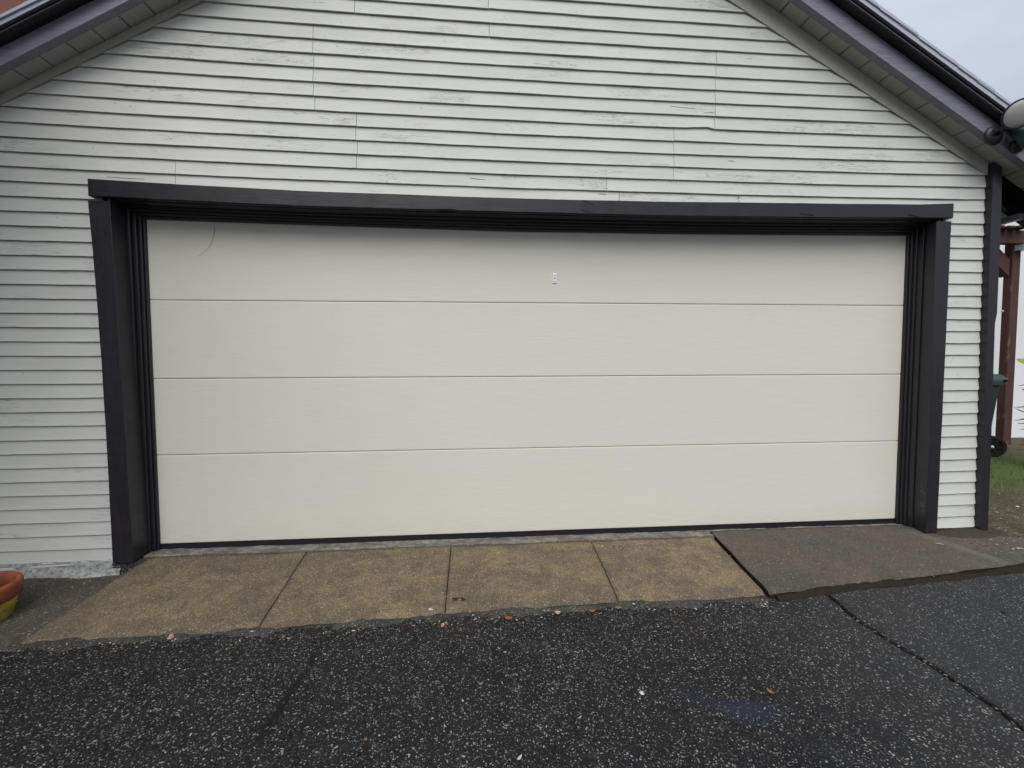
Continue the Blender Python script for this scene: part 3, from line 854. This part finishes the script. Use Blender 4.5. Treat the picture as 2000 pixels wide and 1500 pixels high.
# soffit boards run square to the wall
def soffits(xa, xb, phase):
    L = .1305; x = phase
    while x < xb:
        a, b = max(x+.0042, xa), min(x+L-.0042, xb)
        if b-a > .02:
            j = random.uniform(-.0012, .0012); g = random.uniform(0, .0012)
            rings = [[(q, YS+.02, soffit_z(q)+j), (q, YF, soffit_z(q)+j), (q, YF, soffit_z(q)+j+.015), (q, YS+.02, soffit_z(q)+j+.015)] for q in (a+g, b)]
            sweep('soffit_board', rings, M['soffit'], roof)
        x += L
soffits(RX0, XC-.002, -.46-.1305*10); soffits(XC+.002, RX1, 3.761-.1305*11)
for a, b in ((RX0, XC-.002), (XC+.002, RX1)):
    q = .78 if a < 0 else 1.0
    slope_prism('barge_board', a, b, YF-.001, -.280, -.004, .104*q, M['barge'], roof, 60, .0012)
    slope_prism('drip_board', a, b, -.10, -.331, .106*q, .1145*q, M['trim_x'], roof, 40, .0008)
    slope_prism('drip_cap', a, b, -.10, -.334, .1148*q, .1172*q, M['shingle'], roof, 2)
    slope_prism('drip_edge', a, b, -.10, -.345, .1238*q, .1302*q, M['lamp_metal'], roof, 2)
    slope_prism('roof_deck', a, b, -.10, -.322, .1175*q, .1235*q, M['sheath'], roof, 2)
# shingle courses: the ends show as small steps against the sky
def shingles(xa, xb, sgn):
    n = int(abs(xb-xa)/.122)
    for i in range(n):
        a = xa+(xb-xa)*i/n; b = a+(xb-xa)/n*1.9
        if (b-XC)*(a-XC) <= 0: continue
        lo, hi = (a, b)                     # a is the exposed (lower) end
        ys = -.354-random.uniform(0, .004); j = random.uniform(-.002, .002)
        d_lo, d_hi = (.180+j, .173) if sgn < 0 else (.143+j, .138)
        t = .016
        rings = [[(q, ys, soffit_z(q)+d-t), (q, 1.0, soffit_z(q)+d-t), (q, 1.0, soffit_z(q)+d), (q, ys, soffit_z(q)+d)] for q, d in ((lo, d_lo), (hi, d_hi))]
        sweep('shingle', rings, M['shingle'], roof)
shingles(RX1+.02, XC, -1); shingles(RX0-.02, XC, 1)
for a, b in ((RX0, XC-.002), (XC+.002, RX1)):
    q = .78 if a < 0 else 1.0
    slope_prism('shingle_underlay', a, b, 7.3, -.350, .131*q, .1605*q, M['shingle'], roof, 2)
# side eave: dark rafter tails and fascia beyond the wall
for i in range(9):
    y = .02+i*.61
    for (xa, xb) in ((5.327, 5.54), (-1.7, -1.241)):
        slope_prism('rafter_tail', xa, (5.82 if i == 0 and xa > 0 else xb), y, y+.045, -.004, .111, M['trim_x'], roof)
box('eave_fascia', (5.541, .066, soffit_z(5.54)-.01), (5.57, 7.2, soffit_z(5.54)+.10), M['trim_x'], roof)
box('eave_fascia', (-1.735, -.234, soffit_z(-1.70)-.03), (-1.701, 7.2, soffit_z(-1.7)+.10), M['barge'], roof)
slope_prism('eave_soffit', 5.301, 5.54, .066, 7.2, .082, .100, M['trim_x'], roof)
slope_prism('rake_deck', 5.561, 5.82, -.27, .06, .112, .150, M['sheath'], roof)
box('fascia_end', (5.60, -.02, soffit_z(5.6)-.07), (5.64, .10, soffit_z(5.6)-.03), M['barge'], roof)

# ------------------------------------------------------------------ local-space helper for free-standing things
def lpart(name, me, parent, loc=(0, 0, 0), rot=(0, 0, 0)):
    o = bpy.data.objects.new(name, me); COL.objects.link(o); o.parent = parent
    o.location = loc; o.rotation_euler = rot; return o
def lbox(name, a, b, mat, parent, bv=0, loc=(0, 0, 0), rot=(0, 0, 0)):
    me = mesh(name, *boxvf(a, b), mat)
    if bv: bevel(me, bv, 2)
    return lpart(name, me, parent, loc, rot)

# ---------------- floodlight on the right barge board
fl = thing('floodlight', 'round floodlight with pale lens bolted to the dark barge board at the right', 'floodlight', (5.045, -.282, 2.462))
v, f = lathe([(.0, 0), (.052, 0), (.056, .006), (.056, .016), (.048, .026), (.022, .032), (0, .032)], 28)
lpart('mount', mesh('mount', v, f, M['lamp_metal'], True), fl, (-.005, -.001, -.012), (math.radians(90), 0, 0))
v, f = lathe([(.0, 0), (.014, 0), (.014, .07), (0, .07)], 14)
lpart('arm', mesh('arm', v, f, M['lamp_metal'], True), fl, (-.003, -.028, -.010), (math.radians(62), math.radians(4), 0))
ln = Vector((-.34, -.80, -.50)).normalized()
q = ln.to_track_quat('Z', 'Y').to_euler()
hc = Vector((-.002, -.135, .052))
v, f = lathe([(.0, -.105), (.024, -.102), (.030, -.075), (.040, -.05), (.066, -.018), (.079, -.002), (.081, .006), (.077, .009), (.073, .004), (0, .001)], 40)
hd = lpart('lamp_head', mesh('lamp_head', v, f, M['lamp_metal'], True), fl, hc, q)
v, f = lathe([(.0725, .004), (.070, .008), (.05, .016), (.025, .0205), (.003, .022), (0, .022)], 40)
lpart('lens', mesh('lens', v, f, M['lens'], True), hd)
fl2 = thing('floodlight', 'second floodlight head in dark green, turned away beside the round one', 'floodlight', (5.20, -.282, 2.375))
v, f = lathe([(.0, -.10), (.024, -.098), (.034, -.06), (.060, -.02), (.070, 0), (.068, .006), (0, .002)], 32)
lpart('lamp_head', mesh('lamp_head', v, f, M['bin'], True), fl2, (-.01, -.09, .045), Vector((.7, -.5, -.5)).to_track_quat('Z', 'Y').to_euler())
v, f = lathe([(.0, 0), (.040, 0), (.040, .02), (.012, .03), (.012, .06), (0, .06)], 20)
lpart('mount', mesh('mount', v, f, M['lamp_metal'], True), fl2, (0, -.001, .02), (math.radians(90), 0, 0))

# ---------------- flower pot at the left
pz = pad_z(-.47, -.55)-.002
pot = thing('flower_pot', 'yellow flower pot with a thick terracotta-red rim on the dirty pad', 'flower pot', (-.468, -.55, pz))
pot.scale = (.9, .9, .9)
v, f = lathe([(.0, .003), (.128, .0), (.136, .006), (.152, .07), (.162, .112), (.158, .115), (0, .112)], 48)
lpart('bowl', mesh('bowl', v, f, M['pot_yellow'], True), pot)
v, f = lathe([(.155, .106), (.166, .108), (.176, .116), (.180, .15), (.182, .178), (.179, .190), (.171, .197), (.160, .196), (.153, .188), (.150, .165), (.15, .110)], 48)
f = f[:-2]
for i in range(48): f.append((i, (i+1) % 48, 10*48+(i+1) % 48, 10*48+i))
lpart('rim', mesh('rim', v, f, M['pot_red'], True), pot)
v, f = lathe([(.1495, .10), (.1495, .120), (.10, .124), (0, .122)], 32)
lpart('soil', mesh('soil', v, f, M['soil'], True), pot)

# ---------------- wheelie bin behind the corner
def ang(v): return math.atan2(v[1], v[0])
BZ = lawn_z(8.0, 1.95)
bx = thing('wheelie_bin', 'dark green wheelie bin with black wheels behind the garage corner', 'wheelie bin', (7.68, 2.02, BZ), rotz=math.radians(-38))
def frust(a, b, z0, z1):           # a,b = (x0,x1,y0,y1)
    v = [(a[0], a[2], z0), (a[1], a[2], z0), (a[1], a[3], z0), (a[0], a[3], z0), (b[0], b[2], z1), (b[1], b[2], z1), (b[1], b[3], z1), (b[0], b[3], z1)]
    return v, [(0, 3, 2, 1), (4, 5, 6, 7), (0, 1, 5, 4), (1, 2, 6, 5), (2, 3, 7, 6), (3, 0, 4, 7)]
me = mesh('body', *frust((-.20, .20, -.20, .20), (-.26, .265, -.25, .25), .07, .86), M['bin']); bevel(me, .02, 2); lpart('body', me, bx)
lbox('rim', (-.275, -.265, .80), (.28, .265, .865), M['bin'], bx, .008)
me = mesh('lid', *frust((-.29, .33, -.27, .27), (-.22, .28, -.20, .20), .866, .925), M['bin']); bevel(me, .012, 2); lpart('lid', me, bx)
me = mesh('handle', *frust((.281, .32, -.24, .24), (.281, .335, -.24, .24), .835, .865), M['bin']); bevel(me, .010, 2); lpart('handle', me, bx)
for yy in (-.24, .20):
    prof = [(.0, 0), (.035, 0), (.04, .012), (.085, .010), (.092, 0), (.118, .002), (.122, .012), (.122, .042), (.116, .05), (0, .05)]
    v, f = lathe(prof, 36)
    wh = lpart('wheel', mesh('wheel', v, f, M['tyre'], False), bx, (.215, yy-.02 if yy < 0 else yy+.07, .112), (math.radians(90 if yy > 0 else -90), 0, 0))
    wh.rotation_euler = (math.radians(-90), 0, 0) if yy < 0 else (math.radians(90), 0, 0)
    if yy < 0: wh.location.y = -.27
    else: wh.location.y = .27
    for j in range(6):
        a = j*math.pi/3
        s_ = mesh('spoke', *boxvf((.03, -.012, -.006), (.088, .012, .004)), M['tyre'])
        lpart('spoke', s_, wh, (0, 0, 0), (0, 0, a))
    v, f = lathe([(0, -.016), (.013, -.016), (.016, -.010), (.016, .0), (0, .0)], 16)
    lpart('hub_cap', mesh('hub_cap', v, f, M['white_cap'], True), wh)

# ---------------- red-brown gate post with brace and beam
PX, PY = 8.66, 2.34
gp = thing('pergola_post', 'red-brown timber post with diagonal brace and steel-capped beam by the white wall', 'pergola', (PX, PY, lawn_z(PX, PY)-.05))
lz = gp.location.z
lbox('post', (-.045, -.065, 0), (.065, .030, 2.68-lz), M['redwood'], gp, .006)
lbox('beam', (-.80, -.045, 2.53-lz), (.02, .045, 2.69-lz), M['redwood'], gp, .005, loc=(0, -.112, 0))
lbox('steel_cap', (-.055, -.004, 2.47-lz), (.062, .12, 2.64-lz), M['galv'], gp, .002, loc=(.022, -.165, -.01))
sx = .44
me = mesh('brace', [(-.066, -.05, 2.15-lz), (-.066, .05, 2.15-lz), (-.066, .05, 2.36-lz), (-.066, -.05, 2.36-lz),
                    (-.50, -.05, 2.529-lz), (-.50, .05, 2.529-lz), (-.26, .05, 2.529-lz), (-.26, -.05, 2.529-lz)],
          [(0, 1, 2, 3), (4, 7, 6, 5), (0, 3, 7, 4), (1, 5, 6, 2), (0, 4, 5, 1), (3, 2, 6, 7)], M['redwood'])
lpart('brace', me, gp)
for j in range(7):
    lbox('roof_slat', (-.82+.11*j, -.24-.02*(j % 3), 0), (-.73+.11*j, .5, .018), M['redwood'], gp, 0, loc=(0, 0, 2.69+.004*(j % 2)-lz+.006), rot=(.02*(j % 3), 0, 0))
v, f = lathe([(0, 0), (.016, 0), (.013, .010), (0, .012)], 10)
lpart('bolt', mesh('bolt', v, f, M['galv'], True), gp, (-.066, .0, 1.72-lz), (0, math.radians(-90), 0))

# ---------------- neighbours
def house(name, label, x0, x1, y0, y1, z0, z1, mat, wins=(), roofmat=None):
    t = thing(name, label, 'house', ((x0+x1)/2, (y0+y1)/2, z0))
    me = mesh('wall', *boxvf((x0, y0, z0), (x1, y1, z1)), mat); link('wall', me, t)
    ov = .3; xm = (x0+x1)/2
    rf = mesh('roof', [(x0-ov, y0-ov, z1+.002), (x1+ov, y0-ov, z1+.002), (x1+ov, y1+ov, z1+.002), (x0-ov, y1+ov, z1+.002), (xm, y0-ov, z1+1.2), (xm, y1+ov, z1+1.2)],
              [(0, 1, 4), (2, 3, 5), (1, 2, 5, 4), (3, 0, 4, 5), (0, 3, 2, 1)], M['shingle'])
    link('roof', rf, t); return t
wh_ = house('white_house', 'white stucco house wall behind the red-brown post', 9.02, 15, 2.75, 9, -.3, 4.2, M['stucco'])
link('side_wall', mesh('side_wall', *boxvf((6.4, 3.02, -.3), (9.018, 3.3, 2.66)), M['stucco_shade']), wh_)
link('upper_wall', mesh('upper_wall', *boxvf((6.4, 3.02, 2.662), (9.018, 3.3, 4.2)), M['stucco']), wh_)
rh = house('rust_house', 'rust-red stucco house rising beyond the left roof edge', -16, -5.0, 8.2, 14, -.4, 12.5, M['rust'])

# added house wing, out of view, shaped to darken the garage's left side
wing = thing('added_shade_wing', 'added unseen red-brown clapboard wing shading the garage from the left', 'house', (-1.27, -1.7, -.3))
link('wall', mesh('wall', *boxvf((-6, -2.5, -.4), (-1.51, -.40, 3.38)), M['sheath']), wing)
vv, ff = [], []
for i in range(43):
    z = -.05+.0785*i; b = len(vv)
    vv += [(-1.485, -2.52, z), (-1.485, -.36, z), (-1.506, -.36, z+.10), (-1.506, -2.52, z+.10), (-1.509, -2.52, z), (-1.509, -.36, z)]
    ff += [(b, b+1, b+2, b+3), (b, b+4, b+5, b+1)]
o = link('clapboard_cladding', mesh('clapboard_cladding', vv, ff, M['redbrown_siding']), wing); o['kind'] = 'stuff'
link('eave', mesh('eave', *boxvf((-1.309, -2.8, 3.42), (-.70, -.38, 3.50)), M['redwood']), wing)
link('roof', mesh('roof', [(-6.9, -3.4, 3.502), (-.65, -3.4, 3.502), (-.65, -.37, 3.502), (-6.9, -.37, 3.502), (-3.6, -3.4, 6.4), (-3.6, -.37, 6.4)],
     [(0, 1, 4), (2, 3, 5), (1, 2, 5, 4), (3, 0, 4, 5), (0, 3, 2, 1)], M['shingle']), wing)

# ---------------- shrub whose leaves reach in at the right edge
shb = thing('shrub', 'shrub with yellow-green leaves reaching in at the right edge', 'shrub', (7.62, 1.2, lawn_z(7.62, 1.2)-.01))
def leaf_me(name, l, w, mat, curl=.3, n=6):
    v, f = [], []
    for i in range(n+1):
        t = i/n; ww = w*math.sin(math.pi*min(1, t*.96+.03))**.75*(1-.25*t); z = curl*l*(t-.5)**2
        v += [(l*(t-.5), -ww, z+.25*ww), (l*(t-.5), 0, z), (l*(t-.5), ww, z+.25*ww)]
    for i in range(n):
        a = i*3; f += [(a, a+1, a+4, a+3), (a+1, a+2, a+5, a+4)]
    me = bpy.data.meshes.new(name); me.from_pydata(v, [], f); me.materials.append(mat)
    for p in me.polygons: p.use_smooth = True
    return me
for j in range(9):
    a = j*.7; top = Vector((random.uniform(-.18, .25), random.uniform(-.25, .25), random.uniform(.6, 1.15)))
    if j == 0: top = Vector((-.10, -.02, 1.10))
    pr = []
    for i in range(5):
        t = i/4; c0 = top*t+Vector((0, 0, 0)); r = .009*(1-t*.7)
        pr.append([(c0.x+r*math.cos(w*1.57), c0.y+r*math.sin(w*1.57), c0.z) for w in range(4)])
    v = [p for r_ in pr for p in r_]; f = []
    for i in range(4):
        for w in range(4): f.append((i*4+w, i*4+(w+1) % 4, i*4+4+(w+1) % 4, i*4+4+w))
    lpart('stem', mesh('stem', v, f, M['stem']), shb)
    for i in range(12):
        t = .35+.65*i/11; p = top*t
        lm = LEAF_SHRUB if j+i else leaf_me('leaf', .14, .028, M['leaf_green'], .5); LEAF_SHRUB = lm
        az_ = random.random()*6.28
        lpart('leaf', lm, shb, (p.x+.06*math.cos(az_), p.y+.06*math.sin(az_), p.z), (random.uniform(-.4, .4), random.uniform(-.5, .6), az_))
lpart('leaf', LEAF_SHRUB, shb, (-.285, -.02, 1.095), (1.15, .25, math.radians(-20)))
lpart('leaf', LEAF_SHRUB, shb, (-.27, -.05, 1.04), (1.0, .95, math.radians(-25)))

# ---------------- fallen leaves and scraps, one by one
def surf(x, y):
    if y > lowf(x) and x < 3.43: return tan_z(x, y)
    if x >= 3.45 and y > lowr(x): return grey_z(x, y)
    return az(x, y)
def fallen(x, y, l, w, mat, label, cat='leaf', rz=0.0, lift=.003, curl=.6, tilt=.15, z=None, name='dry_leaf'):
    o = bpy.data.objects.new(name, leaf_me(name, l, w, M[mat], curl)); COL.objects.link(o)
    o.location = (x, y, (surf(x, y) if z is None else z)+lift+.003); o.rotation_euler = (tilt, tilt*.6, rz); o.scale = (.8, .8, .8)
    return tag(o, label, cat)
fallen(1.800, -.581, .052, .013, 'leaf_dark', 'dark wet leaf on the tan slab beside a joint, left one of the pair', rz=.5)
fallen(1.838, -.585, .040, .012, 'leaf_dark', 'dark wet leaf on the tan slab beside a joint, right one of the pair', rz=-.4)
def scrap(x, y, s, mat, label, cat='scrap', name='paper_scrap', h=.5):
    n = 9; vv = [(0, 0, s*h)]
    for i in range(n):
        a = 6.283*i/n; r = s*random.uniform(.6, 1.1); vv.append((r*math.cos(a), r*math.sin(a), 0))
    for i in range(n):
        a = 6.283*i/n+.3; r = s*random.uniform(.4, .7); vv.append((r*math.cos(a), r*math.sin(a), s*h*random.uniform(.5, .9)))
    ff = [(1+i, 1+(i+1) % n, 10+(i+1) % n, 10+i) for i in range(n)]+[(10+i, 10+(i+1) % n, 0) for i in range(n)]
    o = link(name, mesh(name, vv, ff, M[mat]), None, (x, y, surf(x, y)+.0005)); return tag(o, label, cat)
scrap(1.678, -.637, .014, 'paper', 'white crumpled scrap near the lower edge of the second tan slab', h=.5)
scrap(1.824, -.578, .004, 'paper', 'tiny white crumb lying on the dark leaves', h=.8)
fallen(2.300, -.708, .046, .016, 'leaf_peach', 'peach coloured curled leaf in the gap below the third tan slab', rz=.2, lift=.012, curl=1.1)
fallen(2.290, -.696, .040, .014, 'leaf_dark', 'dark brown leaf tucked behind the peach leaf', rz=-.3, lift=.006)
scrap(1.748, -.738, .012, 'leaf_peach', 'pinkish pebble in the gap below a slab joint', 'pebble', 'pebble', .9)
fallen(1.765, -.742, .028, .010, 'leaf_rust', 'small rust leaf beside the pinkish pebble', rz=1)
fallen(2.060, -.728, .050, .014, 'leaf_rust', 'rust coloured leaf at the asphalt edge between pebble and peach leaf', rz=.1, lift=.008)
fallen(2.035, -.722, .036, .012, 'leaf_dark', 'dark leaf behind the rust coloured leaf at the asphalt edge', rz=-.6, lift=.008)
fallen(2.475, -.700, .050, .013, 'leaf_rust', 'rust leaf at the asphalt edge right of the peach leaf', rz=.3, lift=.008)
fallen(2.612, -.684, .046, .014, 'leaf_brown', 'tan brown leaf at the asphalt edge under the third slab joint', rz=.2, lift=.008)
scrap(.522, -.722, .016, 'leaf_peach', 'pale stone in the gap below the first tan slab', 'pebble', 'pebble', .9)
fallen(3.010, -1.268, .036, .010, 'leaf_brown', 'tan leaf lying on open asphalt above the blue chalk smear', rz=-.9, curl=1)
scrap(2.528, -1.222, .011, 'paper', 'white scrap lying on open asphalt left of the blue chalk smear', h=.3)
scrap(1.855, -1.205, .006, 'leaf_peach', 'small peach pebble on the open asphalt', 'pebble', 'pebble', .8)
scrap(1.537, -1.342, .007, 'leaf_brown', 'small ochre pebble on the asphalt near the bottom edge', 'pebble', 'pebble', .8)
fallen(2.040, -1.462, .032, .006, 'paper', 'narrow bluish white sliver at the bottom edge', 'scrap', rz=.9, name='paper_scrap')
fallen(4.485, -.885, .040, .014, 'leaf_dark', 'dark leaf alone on the asphalt right of the seam', rz=.2)
scrap(3.385, -.69, .008, 'paper', 'white chip where the grey slab meets the tan one', h=.5)
fallen(4.80, -.30, .060, .006, 'paper', 'long white sliver on the grey slab', 'scrap', rz=-.5, name='paper_scrap', curl=.1, tilt=.02)
fallen(4.93, -.135, .050, .005, 'paper', 'white sliver on the grey slab close to the side casing', 'scrap', rz=-.6, name='paper_scrap', curl=.1, tilt=.02)
fallen(5.28, -.20, .055, .016, 'leaf_rust', 'reddish leaf in the soil below the corner board', rz=.2, z=corner_z(5.28, -.20))
fallen(5.42, -.27, .06, .014, 'paper', 'white wood chip in the soil right of the corner board', 'wood chip', rz=-.3, z=corner_z(5.42, -.27), name='wood_chip', curl=.1)
